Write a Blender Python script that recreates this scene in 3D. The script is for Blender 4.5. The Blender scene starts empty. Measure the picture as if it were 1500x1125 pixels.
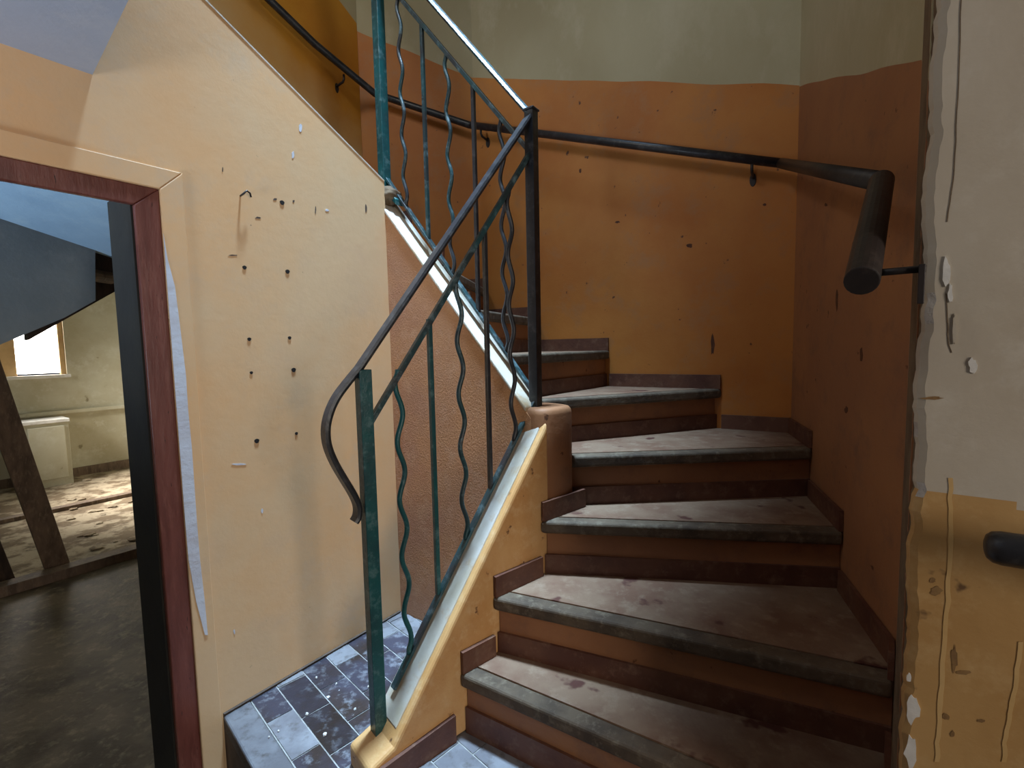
import bpy, bmesh, math, random
from mathutils import Vector, Matrix
import mathutils.noise as mnoise
random.seed(7)
C = bpy.context.scene.collection
# ------------------------------------------------------------------ camera model (1500x1125 frame)
F = 700.0
_d = Vector((931-750, 9480-562.5, F)).normalized()
_up = -_d
_fw = (Vector((0,0,1)) - _up*_up.z).normalized()
_rt = Vector((-1,0,0)); _rt = _fw.cross(_up).normalized()
if _rt.x < 0: _rt = -_rt
def ray(x, y):
    v = Vector((x-750.0, y-562.5, F)); return Vector((v.dot(_rt), v.dot(_fw), v.dot(_up)))
cam_d = bpy.data.cameras.new('camera'); cam = bpy.data.objects.new('camera', cam_d); C.objects.link(cam)
cam_d.sensor_width = 36; cam_d.lens = F/1500*36; cam_d.clip_start = .02
X = Vector((_rt.x, _fw.x, _up.x)); D = Vector((_rt.y, _fw.y, _up.y)); Z = Vector((_rt.z, _fw.z, _up.z))
cam.matrix_world = Matrix(((X.x,-D.x,-Z.x,0),(X.y,-D.y,-Z.y,0),(X.z,-D.z,-Z.z,0),(0,0,0,1)))
bpy.context.scene.camera = cam
# ------------------------------------------------------------------ world, lights, exposure
w = bpy.data.worlds.new('world'); bpy.context.scene.world = w; w.use_nodes = True
w.node_tree.nodes['Background'].inputs[0].default_value = (.62,.74,1,1)
w.node_tree.nodes['Background'].inputs[1].default_value = .012
vs = bpy.context.scene.view_settings
vs.view_transform = 'Standard'; vs.look = 'None'; vs.gamma = 1; vs.use_curve_mapping = False; vs.exposure = 0.0
def area(name, loc, target, sx, sy, power, col, spread=180):
    l = bpy.data.lights.new(name, 'AREA'); l.shape = 'RECTANGLE'; l.size = sx; l.size_y = sy
    l.energy = power; l.color = col; l.spread = math.radians(spread)
    o = bpy.data.objects.new(name, l); C.objects.link(o); o.location = loc
    o.rotation_euler = (Vector(target)-Vector(loc)).to_track_quat('-Z','Y').to_euler(); return o
area('window_light', (2.15,-1.75,.25), (-.7,1.7,-.3), .7, 1.3, 49, (1,.90,.78))
area('stairwell_skylight', (-.16,1.66,4.3), (-.24,1.66,0), .3, .3, 38, (.50,.74,1), 38)
area('upper_wall_fill', (-1.6,.7,2.75), (.3,2.9,1.0), .6, .6, 9, (.98,.96,.9), 130)  # added fill to lift the upper cream walls, no window known there
area('landing_soffit_fill', (-1.9,-1.3,-.7), (-1.15,.5,.74), .7, .7, 8, (.70,.82,1), 60)  # added bluish fill aimed up at the landing soffit, no doorway known
area('under_stair_fill', (-2.9,-.3,-.3), (-1.5,1.5,.9), .5, .5, 10, (.62,.80,1), 60)  # added blue fill for the soffit under the flight, source unseen
area('far_room_fill', (-5.6,4.2,.6), (-3.0,6.2,-1.0), .9, .9, 130, (1,.97,.9), 80)  # fill added inside the room to brighten its far wall and floor
# ------------------------------------------------------------------ materials
def srgb(r,g,b):
    f = lambda c: (c/255/12.92 if c/255 <= .04045 else ((c/255+.055)/1.055)**2.4)
    return (f(r),f(g),f(b),1)
def mat(name, base, alt=None, alt2=None, scale=2.5, rough=.8, bump=.15, bscale=40, speck=None, speck_amt=.0, speck_scale=35,
        metal=0, rnd=0, stretch=(1,1,1), emit=0, lo=.42, hi=.62, grad=None):
    m = bpy.data.materials.new(name); m.use_nodes = True; nt = m.node_tree; N = nt.nodes; L = nt.links
    b = N['Principled BSDF']; b.inputs['Roughness'].default_value = rough; b.inputs['Metallic'].default_value = metal
    tc = N.new('ShaderNodeTexCoord'); mp = N.new('ShaderNodeMapping'); mp.inputs['Scale'].default_value = stretch
    L.new(tc.outputs['Object'], mp.inputs[0])
    def noise(s, det=6, ro=.6):
        n = N.new('ShaderNodeTexNoise'); n.inputs['Scale'].default_value = s; n.inputs['Detail'].default_value = det
        n.inputs['Roughness'].default_value = ro; L.new(mp.outputs[0], n.inputs['Vector']); return n.outputs[0]
    def ramp(x, a, c):
        r = N.new('ShaderNodeMapRange'); r.inputs[1].default_value = a; r.inputs[2].default_value = c; L.new(x, r.inputs[0]); return r.outputs[0]
    def mix(f, a, c):
        x = N.new('ShaderNodeMix'); x.data_type = 'RGBA'
        L.new(f, x.inputs[0])
        for s, v in ((6,a),(7,c)):
            if isinstance(v, tuple): x.inputs[s].default_value = v
            else: L.new(v, x.inputs[s])
        return x.outputs[2]
    col = base
    if alt: col = mix(ramp(noise(scale), lo, hi), col, alt)
    if alt2: col = mix(ramp(noise(scale*3.7, 8, .7), .52, .72), col, alt2)
    if grad:        # paler beige towards the bottom, along the pitch of the flight
        gv, g0_, g1_, gc = grad; dp = N.new('ShaderNodeVectorMath'); dp.operation = 'DOT_PRODUCT'; dp.inputs[1].default_value = gv
        L.new(tc.outputs['Object'], dp.inputs[0]); ad = N.new('ShaderNodeMath'); ad.operation = 'MULTIPLY_ADD'; ad.inputs[1].default_value = .5
        L.new(noise(3,4), ad.inputs[0]); L.new(dp.outputs['Value'], ad.inputs[2]); col = mix(ramp(ad.outputs[0], g0_, g1_), gc, col)
    if speck:
        col = mix(ramp(noise(speck_scale, 4, .5), .72-speck_amt, .76-speck_amt), col, speck)
    if rnd:
        oi = N.new('ShaderNodeObjectInfo'); hs = N.new('ShaderNodeHueSaturation')
        r = N.new('ShaderNodeMapRange'); r.inputs[3].default_value = 1-rnd; r.inputs[4].default_value = 1+rnd
        L.new(oi.outputs['Random'], r.inputs[0]); L.new(r.outputs[0], hs.inputs['Value'])
        if isinstance(col, tuple): hs.inputs['Color'].default_value = col
        else: L.new(col, hs.inputs['Color'])
        col = hs.outputs[0]
    if isinstance(col, tuple): b.inputs['Base Color'].default_value = col
    else: L.new(col, b.inputs['Base Color'])
    if bump:
        bp = N.new('ShaderNodeBump'); bp.inputs['Strength'].default_value = bump; bp.inputs['Distance'].default_value = .01
        L.new(noise(bscale, 8, .65), bp.inputs['Height']); L.new(bp.outputs[0], b.inputs['Normal'])
    if emit:
        b.inputs['Emission Color'].default_value = base; b.inputs['Emission Strength'].default_value = emit
    return m
M = {}
M['ochre_pale'] = mat('pale_ochre_paint', srgb(222,176,126), srgb(216,184,144), srgb(210,178,142), 1.3, .55, .08, 25, srgb(150,120,90), -.03, 30)
M['ochre'] = mat('ochre_paint', srgb(190,122,52), srgb(178,106,38), srgb(172,118,70), 1.8, .6, .12, 25, srgb(90,50,25), .02, 22)
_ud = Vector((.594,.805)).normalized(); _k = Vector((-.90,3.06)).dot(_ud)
M['ochre_graded'] = mat('graded_ochre_paint', srgb(196,136,40), srgb(184,120,30), None, 1.8, .6, .12, 25, grad=((.567*_ud.x,.567*_ud.y,1), 1.35+.567*_k+.25-.3, 1.35+.567*_k+.25+.1, srgb(196,164,116)))
M['orange'] = mat('orange_paint', srgb(152,102,68), srgb(164,112,72), srgb(132,92,68), 2.2, .65, .2, 30, srgb(90,50,25), .02, 22)
M['cream'] = mat('grey_cream_paint', srgb(182,172,140), srgb(172,160,126), srgb(190,180,150), 1.2, .75, .12, 20, stretch=(1,1,.6))
M['stucco'] = mat('stucco_orange', srgb(208,152,104), srgb(196,142,104), srgb(214,166,128), 3, .85, 1.0, 130, srgb(150,100,70), .03, 90)
M['pier_low'] = mat('pier_ochre', srgb(196,156,100), srgb(184,142,86), srgb(204,168,116), 3, .7, .12, 18, srgb(110,80,50), .05, 14)
M['pier_top'] = mat('pier_grey_cream', srgb(196,186,170), srgb(188,176,158), srgb(204,196,182), 2.5, .8, .12, 16, srgb(150,138,120), -.02, 14)
M['streak'] = mat('pale_ochre_run', srgb(212,176,120), srgb(204,166,108), None, 6, .6, .1)
M['smudge'] = mat('brown_smudge', srgb(150,116,72), srgb(128,96,60), None, 60, .8, .1)
M['stain'] = mat('dark_stain', srgb(96,56,32), srgb(76,44,28), None, 50, .8, .1)
M['plaster_raw'] = mat('raw_plaster', srgb(205,200,196), srgb(180,172,165), None, 30, .9, .8, 60)
M['old_plaster'] = mat('old_brown_plaster', srgb(116,96,72), srgb(96,76,56), None, 12, .9, .5, 60)
M['apron'] = mat('grey_distemper', srgb(112,120,124), srgb(96,106,112), srgb(122,128,130), 2, .8, .2, 10)
M['cap'] = mat('pale_cap_paint', srgb(206,200,190), srgb(190,178,156), srgb(190,160,120), 4, .6, .2, 40)
M['curb'] = mat('curb_paint', srgb(214,166,108), srgb(202,148,88), srgb(220,180,130), 5, .6, .3, 30, srgb(120,80,50), .04, 20)
M['tread'] = mat('worn_tread_tile', srgb(130,104,82), srgb(112,80,60), srgb(144,122,100), 5, .7, .25, 50, srgb(80,42,30), .10, 7)
M['nosing'] = mat('tread_nosing', srgb(98,82,64), srgb(72,58,44), srgb(126,112,92), 8, .75, .4, 40)
M['plinth'] = mat('brown_plinth', srgb(104,66,48), srgb(84,48,36), srgb(124,92,72), 6, .55, .2, 40)
M['tile'] = mat('slate_tile', srgb(58,56,66), srgb(48,40,38), srgb(120,122,128), 6, .30, .25, 30, srgb(190,190,190), .0, 18, rnd=.5)
M['tile_dusty'] = mat('dusty_tile', srgb(128,128,132), srgb(104,102,106), srgb(82,76,74), 7, .5, .3, 30, rnd=.2)
M['grout'] = mat('grout', srgb(168,166,162), srgb(140,136,130), None, 20, .9, .4, 80)
M['slab_edge'] = mat('slab_edge', srgb(90,76,66), srgb(66,54,46), None, 8, .8, .4, 30)
M['floor'] = mat('dirty_floor', srgb(112,98,80), srgb(74,62,48), srgb(150,138,116), 4, .55, .5, 20)
M['iron_black'] = mat('black_painted_iron', srgb(44,44,48), srgb(30,32,36), srgb(78,76,76), 9, .36, .15, 60)
M['iron_teal'] = mat('teal_painted_iron', srgb(14,82,84), srgb(22,66,70), srgb(92,124,126), 7, .35, .2, 60)
M['iron_mix'] = mat('teal_and_black_iron', srgb(28,66,70), srgb(40,42,46), srgb(104,128,134), 6, .35, .2, 60)
M['brown_wood'] = mat('brown_lacquered_wood', srgb(112,62,52), srgb(94,48,40), srgb(126,76,64), 3, .35, .15, 12, srgb(50,26,22), .04, 30, stretch=(6,6,1))
M['beige_wood'] = mat('beige_painted_wood', srgb(222,192,138), srgb(212,178,124), None, 3, .5, .1, 20)
M['bare_paint'] = mat('pale_blue_undercoat', srgb(206,212,224), srgb(194,196,206), None, 6, .6, .2, 30)
M['rail'] = mat('dark_round_rail', srgb(46,38,36), srgb(34,28,28), srgb(66,56,52), 8, .5, .15, 40)
M['soffit'] = mat('blue_grey_soffit', srgb(176,184,198), srgb(166,176,192), srgb(184,190,200), 2, .7, .15, 15)
M['soffit_in'] = mat('blue_limewash', srgb(150,176,196), srgb(130,156,180), srgb(160,182,196), 2, .8, .2, 10)
M['room_wall'] = mat('damp_cream_wall', srgb(196,192,172), srgb(180,172,146), srgb(206,204,190), 1.5, .8, .2, 12, srgb(140,130,105), .04, 6)
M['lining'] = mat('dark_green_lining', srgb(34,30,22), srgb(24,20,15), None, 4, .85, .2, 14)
M['rubble_floor'] = mat('dusty_rubble_floor', srgb(176,160,136), srgb(120,102,80), srgb(84,70,54), 5, .9, .9, 9, lo=.46, hi=.56)
M['dark_wood'] = mat('dark_wood', srgb(70,54,44), srgb(46,36,30), None, 5, .7, .3, 14, stretch=(4,4,1))
M['grey_wood'] = mat('grey_brown_wood', srgb(118,98,82), srgb(90,74,62), srgb(140,122,104), 4, .65, .3, 16, stretch=(4,4,1))
M['hole'] = mat('dark_hole', srgb(26,20,18), None, None, rough=.9, bump=0)
M['white'] = mat('white_chalky', srgb(232,230,226), srgb(210,206,200), None, 10, .7, .2, 40)
M['glow'] = mat('daylight_pane', (1,.97,.92,1), bump=0, emit=9)
M['window_wood'] = mat('window_wood', srgb(214,180,130), srgb(196,160,112), None, 4, .6, .1, 20)
# ------------------------------------------------------------------ helpers
def link(name, bm, m, parent=None, bevel=0, smooth=False, seg=2):
    bmesh.ops.recalc_face_normals(bm, faces=bm.faces)
    me = bpy.data.meshes.new(name); bm.to_mesh(me); bm.free()
    for x in (m if isinstance(m, (list,tuple)) else [m]): me.materials.append(M[x])
    o = bpy.data.objects.new(name, me); C.objects.link(o)
    if smooth:
        for p in me.polygons: p.use_smooth = True
    if bevel:
        b = o.modifiers.new('bevel','BEVEL'); b.width = bevel; b.segments = seg; b.limit_method = 'ANGLE'; b.angle_limit = math.radians(40)
    if parent:
        o.parent = parent; o.matrix_parent_inverse = Matrix.Translation(parent.location).inverted()
    return o
def struct(o): o['kind'] = 'structure'; return o
def thing(name, label, cat, loc, group=None, kind=None):
    o = bpy.data.objects.new(name, None); C.objects.link(o); o.location = loc; o.empty_display_size = .1
    o['label'] = label; o['category'] = cat
    if group: o['group'] = group
    if kind: o['kind'] = kind
    return o
def prism(bm, poly, z0, z1, mi=0, ztop=None):
    n = len(poly)
    a = [bm.verts.new((p[0],p[1],z0)) for p in poly]
    b = [bm.verts.new((p[0],p[1],z1 if ztop is None else ztop(p))) for p in poly]
    fs = [bm.faces.new(a), bm.faces.new(b)] + [bm.faces.new((a[i],a[(i+1)%n],b[(i+1)%n],b[i])) for i in range(n)]
    for f in fs: f.material_index = mi
def extr(bm, pts, vec, mi=0):
    vec = Vector(vec); n = len(pts)
    a = [bm.verts.new(p) for p in pts]; b = [bm.verts.new(Vector(p)+vec) for p in pts]
    fs = [bm.faces.new(a), bm.faces.new(b)] + [bm.faces.new((a[i],a[(i+1)%n],b[(i+1)%n],b[i])) for i in range(n)]
    for f in fs: f.material_index = mi
def clip(poly, p, n):               # keep the side where (q-p).n >= 0
    out = []
    for i in range(len(poly)):
        a, b = Vector(poly[i]), Vector(poly[(i+1)%len(poly)])
        da, db = (a-p).dot(n), (b-p).dot(n)
        if da >= 0: out.append(a)
        if (da > 0 > db) or (da < 0 < db): out.append(a + (b-a)*(da/(da-db)))
    res = []
    for q in out:
        if not res or (q-res[-1]).length > 1e-4: res.append(q)
    if len(res) > 1 and (res[0]-res[-1]).length < 1e-4: res.pop()
    return res if len(res) > 2 else []
def sweep(bm, path, prof, upv=Vector((0,0,1)), side=None):
    # prof: list of (sideways, upwards) offsets
    path = [Vector(p) for p in path]; rings = []
    for i, p in enumerate(path):
        t = ((path[min(i+1,len(path)-1)]-p).normalized() + (p-path[max(i-1,0)]).normalized())
        t = t.normalized()
        s = Vector(side) if side is not None else t.cross(upv).normalized()
        u = s.cross(t).normalized()
        # mitre
        k = 1.0
        if 0 < i < len(path)-1:
            c = (path[i+1]-p).normalized().dot((p-path[i-1]).normalized()); k = min(2.2, 1/math.sqrt(max(.2,(1+c)/2)))
        if side is not None: rings.append([bm.verts.new(p+s*a+u*b*k) for a,b in prof])
        else: rings.append([bm.verts.new(p+s*a*k+u*b) for a,b in prof])
    n = len(prof)
    for i in range(len(rings)-1):
        for j in range(n): bm.faces.new((rings[i][j],rings[i][(j+1)%n],rings[i+1][(j+1)%n],rings[i+1][j]))
    bm.faces.new(rings[0]); bm.faces.new(rings[-1])
def rectp(a, b): return [(-a/2,-b/2),(a/2,-b/2),(a/2,b/2),(-a/2,b/2)]
def circp(r, n=16): return [(r*math.cos(2*math.pi*i/n), r*math.sin(2*math.pi*i/n)) for i in range(n)]
def V2(x,y): return Vector((x,y))
def V3(p,h): return Vector((p[0],p[1],h))
def onz(px, py, h):
    r = ray(px,py); k = h/r.z; return V2(r.x*k, r.y*k)
# plan frame: door wall through W0 along U_ (away from the lens), into the room along I_
W0 = V2(-.529,2.106); U_ = V2(.594,.805).normalized(); I_ = V2(-U_.y, U_.x)
def at(u, v): return W0 + U_*u + I_*v
def wall_px(px, py, v=0.0):         # (u, h) on the plane parallel to the door wall, v behind it
    r = ray(px,py); o = W0 + I_*v; k = o.dot(I_)/(r.x*I_.x+r.y*I_.y)
    q = V2(r.x*k, r.y*k); return (q-W0).dot(U_), r.z*k
def P3(u, v, h): return V3(at(u,v), h)
def wn(u, s): return mnoise.noise(Vector((u*3.1, s, 0)))
L_ = V2(-.41,1.316); N_ = V2(.086,1.75); UP = V2(-.55,2.20)
FLOOR = -1.55; PLAT = -1.20
def lev(k): return -1.19+.193*k
# outer walls polyline of the stair
dLN = (N_-L_).normalized(); nLN = V2(dLN.y,-dLN.x)
E = V2(.64,.755); Fw = V2(.93,1.12); C1 = V2(1.27,2.16); B1 = V2(-.20,3.02); K = V2(-.90,3.06); A2 = K - U_*2.4
# ------------------------------------------------------------------ stair outer walls (two-tone paint)
def two_tone(name, p, q, hp, hq, mlow, mtop, z0=FLOOR, z1=2.9, th=.14, seg=24, wob=.012, seed=0, flip=False):
    bm = bmesh.new(); d = q-p; n = V2(-d.y,d.x).normalized()
    cols = []
    for i in range(seg+1):
        t = i/seg; b = p + d*t; h = hp+(hq-hp)*t + wob*mnoise.noise(Vector((t*d.length*4,seed,0)))
        cols.append((b, h))
    def grid(off):
        vs_ = [[bm.verts.new(V3(b+n*off, z)) for z in (z0, h, z1)] for b,h in cols]
        for i in range(seg):
            for j in range(2):
                f = bm.faces.new((vs_[i][j],vs_[i+1][j],vs_[i+1][j+1],vs_[i][j+1])); f.material_index = j
        return vs_
    g1 = grid(0); g2 = grid(-th)
    for col in (0, seg):
        for j in range(2): bm.faces.new((g1[col][j],g1[col][j+1],g2[col][j+1],g2[col][j])).material_index = j
    for r in (0,2):
        for i in range(seg): bm.faces.new((g1[i][r],g1[i+1][r],g2[i+1][r],g2[i][r])).material_index = 1 if r else 0
    return struct(link(name, bm, [mlow,mtop]))
two_tone('wall_back', C1, B1, 1.10, 1.62, 'ochre','cream', seed=1)
two_tone('wall_back_left', B1, K, 1.62, 1.93, 'ochre','cream', seed=2)
two_tone('wall_right_rear', Fw, C1, .62, 1.10, 'orange','cream', seed=4)
two_tone('wall_right_front', E+V2(.02,.025), Fw, .40, .62, 'orange','cream', seed=5)
# outer wall of the upper flight; its lower edge shows through the doorway as a curved apron
def apron():
    bm = bmesh.new(); v = (K-W0).dot(I_); top = 2.9
    uK = (K-W0).dot(U_)
    low = [wall_px(x,y,v) for x,y in ((-120,560),(0,505),(60,480),(95,465),(140,440))]
    u_e, h_e = wall_px(140,370,v)
    pts = [(uK+.0, top), (uK+.0, h_e+.06), (u_e, h_e+.02)] + [(u,h) for u,h in reversed(low)] + [(low[0][0]-.8, low[0][1]-.2), (low[0][0]-.8, top)]
    extr(bm, [P3(u, v, h) for u,h in pts], V3(I_*.14,0))
    o = struct(link('wall_stair_outer', bm, ['apron'])); return v, u_e, h_e
vA, uApr, hApr = apron()
# painted inner skin of that wall, towards the stair
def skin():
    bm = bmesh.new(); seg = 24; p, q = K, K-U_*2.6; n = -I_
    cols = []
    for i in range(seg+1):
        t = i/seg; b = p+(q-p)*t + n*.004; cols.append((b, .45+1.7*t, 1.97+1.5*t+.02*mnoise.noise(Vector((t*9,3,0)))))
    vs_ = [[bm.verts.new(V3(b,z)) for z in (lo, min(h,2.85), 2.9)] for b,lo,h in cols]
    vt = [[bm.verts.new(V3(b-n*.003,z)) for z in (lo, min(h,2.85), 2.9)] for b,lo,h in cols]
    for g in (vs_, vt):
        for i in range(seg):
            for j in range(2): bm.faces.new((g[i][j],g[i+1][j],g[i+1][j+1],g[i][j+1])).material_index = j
    return struct(link('trim_painted_plaster', bm, ['ochre_graded','cream']))
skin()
# ------------------------------------------------------------------ pier at the right with the peeling corner
def pier():
    bm = bmesh.new(); d = V2(.805,-.594).normalized(); n = V2(-d.y,d.x)  # n points away from the lens
    if n.dot(E) < 0: n = -n
    zs = [FLOOR + i*.012 for i in range(int((2.9-FLOOR)/.012)+1)]
    if not any(abs(z+.23)<.016 for z in zs): pass
    rows = []
    for z in zs:
        j = .006*mnoise.noise(Vector((z*7,0,0)))+.004*mnoise.noise(Vector((z*31,5,0)))+.003*mnoise.noise(Vector((z*80,5,0)))
        j2 = .004*mnoise.noise(Vector((z*14,9,0)))+.004*mnoise.noise(Vector((z*60,9,0)))
        c = E + d*j
        prof = [E+n*.16+d*.0, E+n*.05+d*(.002+j2*.5), c+n*.014+d*.002, c+d*.006+n*.003, c+d*.016, E+d*.12, E+d*.35, E+d*1.7]
        rows.append([bm.verts.new(V3(p,z)) for p in prof] + [bm.verts.new(V3(E+d*1.7+n*.16,z))])
    m = len(rows[0])
    for i in range(len(rows)-1):
        zc = (zs[i]+zs[i+1])/2
        for j in range(m):
            f = bm.faces.new((rows[i][j],rows[i][(j+1)%m],rows[i+1][(j+1)%m],rows[i+1][j]))
            lim = -.245 - (.012 if j>4 else 0)
            mi = 0 if zc < lim else 1
            if j in (2,3) and mnoise.noise(Vector((zc*11,2,j))) > .25: mi = 2
            if j < 2: mi = 3
            f.material_index = mi
    bm.faces.new(rows[0]); bm.faces.new(rows[-1])
    o = struct(link('wall_pier', bm, ['pier_low','pier_top','plaster_raw','old_plaster']))
    # flakes of paint
    return o, d, n
pier_o, pd, pn = pier()
def pier_px(px, py, off=0):
    r = ray(px,py); o = E - pn*off; k = o.dot(pn)/(r.x*pn.x+r.y*pn.y); return Vector((r.x*k,r.y*k,r.z*k))
def flake(cx, cy, w_, h_, mname, seed, parent, place=pier_px, nrm=None, name='paint_flake', th=.0015, n=14):
    rnd = random.Random(seed); pts = []
    for i in range(n):
        a = 2*math.pi*i/n; k = .65+.5*rnd.random()
        pts.append(place(cx+w_/2*k*math.cos(a), cy+h_/2*k*math.sin(a)))
    bm = bmesh.new(); extr(bm, [p+nrm*.0004 for p in pts], nrm*th); return link(name, bm, mname, parent)
pnn = V3(-pn,0)
for i,(x,y,a,b) in enumerate([(1386,400,12,46),(1392,430,8,30),(1337,1038,20,46),(1334,1103,20,50),(1332,992,8,16),(1425,535,14,22),(1398,485,6,50)]):
    flake(x,y,a,b,'white' if i!=6 else 'pier_top',i,pier_o,nrm=pnn)
# ridges of old filler running down the pier
for pts in ([(1408,0),(1404,120),(1398,250),(1385,340)], [(1392,700),(1393,790),(1388,880),(1380,990),(1375,1070),(1372,1125)], [(1496,940),(1485,1020),(1474,1070),(1470,1125)],[(1386,430),(1389,500),(1395,520)]):
    wd2 = 3.5 if pts[0][1] > 600 else .7
    dense = []
    for (xa,ya),(xb,yb) in zip(pts,pts[1:]): dense += [(xa+(xb-xa)*t/6+3*wn((ya+(yb-ya)*t/6)*.02,3), ya+(yb-ya)*t/6) for t in range(6)]
    q = [pier_px(x-wd2*(1+.4*wn(y*.05,7)),y) for x,y in dense]+[pier_px(x+wd2*(1+.4*wn(y*.05,8)),y) for x,y in dense[::-1]]
    bm = bmesh.new(); extr(bm, [p+pnn*.0003 for p in q], pnn*.0004)
    link('paint_run', bm, 'streak' if pts[0][1]>600 else 'old_plaster', pier_o)
for i,(x,y,a,b) in enumerate([(1398,965,10,40),(1412,985,26,6),(1372,865,20,16),(1366,850,10,8),(1385,1050,14,10),(1437,1056,14,6),(1365,583,34,5),(1395,1075,8,10)]):
    flake(x,y,a,b,'smudge',40+i,pier_o,nrm=pnn,name='smudge',th=.0002)
# ------------------------------------------------------------------ door wall
u_f, h_f = wall_px(230,276); _, h_f0 = wall_px(0,235)
u_i, h_i = wall_px(208,289)
dH = (h_f+h_f0)/2*.5+h_f*.5           # top of the brown frame
uR = wall_px(265,700)[0]*.5 + u_f*.5     # right edge of the brown frame
DW = .86; uL = uR-DW
u_s, h_s1 = wall_px(300,0)
h_c = wall_px(560,265)[1]; slope = (h_s1-h_c)/(0-u_s)
SOF = wall_px(135,105)[1]; SOF = (SOF + wall_px(0,68)[1])/2
uS = wall_px(135,105)[0]
print('door', u_f,uR,dH,'slope',slope,'soffit',SOF,uS,'h_c',h_c,'vA',vA)
TH = .12
bm = bmesh.new()
topu = -(2.9-h_c)/slope
outl = [(0,FLOOR),(0,h_c),(topu,2.9),(-3.4,2.9),(-3.4,FLOOR),(uL,FLOOR),(uL,dH),(uR,dH),(uR,FLOOR)]
extr(bm, [P3(u,0,h) for u,h in outl], V3(I_*TH,0))
wl = struct(link('wall_left', bm, 'ochre_pale'))
bm = bmesh.new(); a = P3(0,.0,h_c); b = P3(topu,.0,2.9)
sweep(bm, [a+V3(I_*.06,.002), b+V3(I_*.06,.002)], rectp(.124,.005), side=V3(I_,0)); link('edge_strip', bm, 'cap', wl)
def dw_px(px,py): 
    u,h = wall_px(px,py); return P3(u,0,h)
nrmL = V3(-I_,0)
# anchor holes and little marks left on the wall
def disc(px,py,r,mname,name,th=.002):
    c = dw_px(px,py); bm = bmesh.new()
    extr(bm, [c + V3(U_,0)*r*math.cos(a_)*(1+.15*math.sin(3*a_)) + Vector((0,0,r*math.sin(a_))) + nrmL*.0003 for a_ in [2*math.pi*i/12 for i in range(12)]], nrmL*th)
    return link(name, bm, mname, wl)
for x,y,r in ((358,392,.0065),(421,398,.0075),(365,497,.006),(424,495,.006),(368,546,.005),(430,542,.008),(376,646,.008),(434,635,.0055),(413,297,.008)):
    disc(x,y,r,'hole','screw_hole')
for x,y,a_,b_ in ((378,319,10,3),(342,374,14,2),(290,677,8,4),(536,305,3,13),(462,308,2,12),(326,248,2,8),(403,292,6,3),(430,295,3,5)):
    flake(x,y,a_,b_,'slab_edge',x,wl,dw_px,nrmL,'scuff_mark',.0006,10)
for x,y,a_,b_ in ((440,188,6,14),(429,228,4,13),(350,680,20,3),(479,308,5,4),(384,748,3,8),(343,925,3,8)):
    flake(x,y,a_,b_,'bare_paint',x,wl,dw_px,nrmL,'paint_chip',.0008,10)
bm = bmesh.new(); c0 = dw_px(352,286)
sweep(bm, [c0+nrmL*.0+Vector((0,0,-.002)), c0+nrmL*.02+Vector((0,0,0)), c0+nrmL*.024+V3(U_*.010,.012), c0+nrmL*.02+V3(U_*.022,.008), c0+nrmL*.018+V3(U_*.026,-.004)], circp(.0028,8)); link('wall_hook', bm, 'iron_black', wl, smooth=True)
# brown door frame + beige architrave
door = thing('door_1', 'brown lacquered door frame with beige architrave around the opening at the left', 'door frame', P3((uL+uR)/2,0,FLOOR), kind='structure')
fw_ = .062
def frame_piece(name, pts, v0, v1, mname, bev=.003):
    bm = bmesh.new(); extr(bm, [P3(u,v0,h) for u,h in pts], V3(I_*(v1-v0),0)); return link(name, bm, mname, door, bev)
frame_piece('jamb', [(uR,FLOOR),(uR,dH),(uR-fw_,dH-fw_*.9),(uR-fw_,FLOOR)], -.006, .014, 'brown_wood')
frame_piece('jamb', [(uL,FLOOR),(uL,dH),(uL+fw_,dH-fw_*.9),(uL+fw_,FLOOR)], -.006, .014, 'brown_wood')
frame_piece('head_jamb', [(uL,dH),(uR,dH),(uR-fw_,dH-fw_*.9),(uL+fw_,dH-fw_*.9)], -.006, .014, 'brown_wood')
aw = .062
frame_piece('architrave', [(uR,FLOOR),(uR,dH),(uR+aw,dH+aw),(uR+aw,FLOOR)], -.012, 0, 'ochre_pale')
frame_piece('architrave', [(uL,FLOOR),(uL,dH),(uL-aw,dH+aw),(uL-aw,FLOOR)], -.012, 0, 'ochre_pale')
frame_piece('head_architrave', [(uL,dH),(uR,dH),(uR+aw,dH+aw),(uL-aw,dH+aw)], -.012, 0, 'ochre_pale')
r0 = ray(186,550); a0 = at(uR-fw_,0); dnm = r0.x*(-U_.y)+r0.y*U_.x; kk = (a0.x*(-U_.y)+a0.y*U_.x)  # same-u line: solve v
tt = math.nan
uu_ = lambda v: at(uR-fw_, v)
v = TH
while v < 1.2:
    q_ = uu_(v)
    if q_.x/q_.y <= r0.x/r0.y*1.0: break
    v += .005
print('reveal v', v, uu_(TH).x/uu_(TH).y, r0.x/r0.y)
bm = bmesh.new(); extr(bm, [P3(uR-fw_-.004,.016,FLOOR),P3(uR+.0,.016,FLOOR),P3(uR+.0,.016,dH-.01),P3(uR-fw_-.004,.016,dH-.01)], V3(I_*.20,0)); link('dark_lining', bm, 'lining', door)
# long strip where the ochre paint has come off beside the frame
pl = []; pr = []
for i,(y,x0,x1) in enumerate([(342,236,238),(380,238,245),(420,240,256),(480,245,265),(550,252,272),(600,255,275),(660,259,281),(700,262,284),(760,268,288),(820,276,293),(880,287,300),(930,300,305)]):
    pl.append((x0,y)); pr.append((x1+2*wn(y*.03,1),y))
def wpv(x,y,v):
    u,h = wall_px(x,y,v); return P3(max(u,uR+.0005),v,h)
bm = bmesh.new(); extr(bm, [wpv(x,y,-.0125) for x,y in pl+pr[::-1]], nrmL*.0015)
link('bare_strip', bm, 'bare_paint', door)
bm = bmesh.new()
rim = [(247,365),(262,372),(262,560),(255,420),(250,380)]
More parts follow.
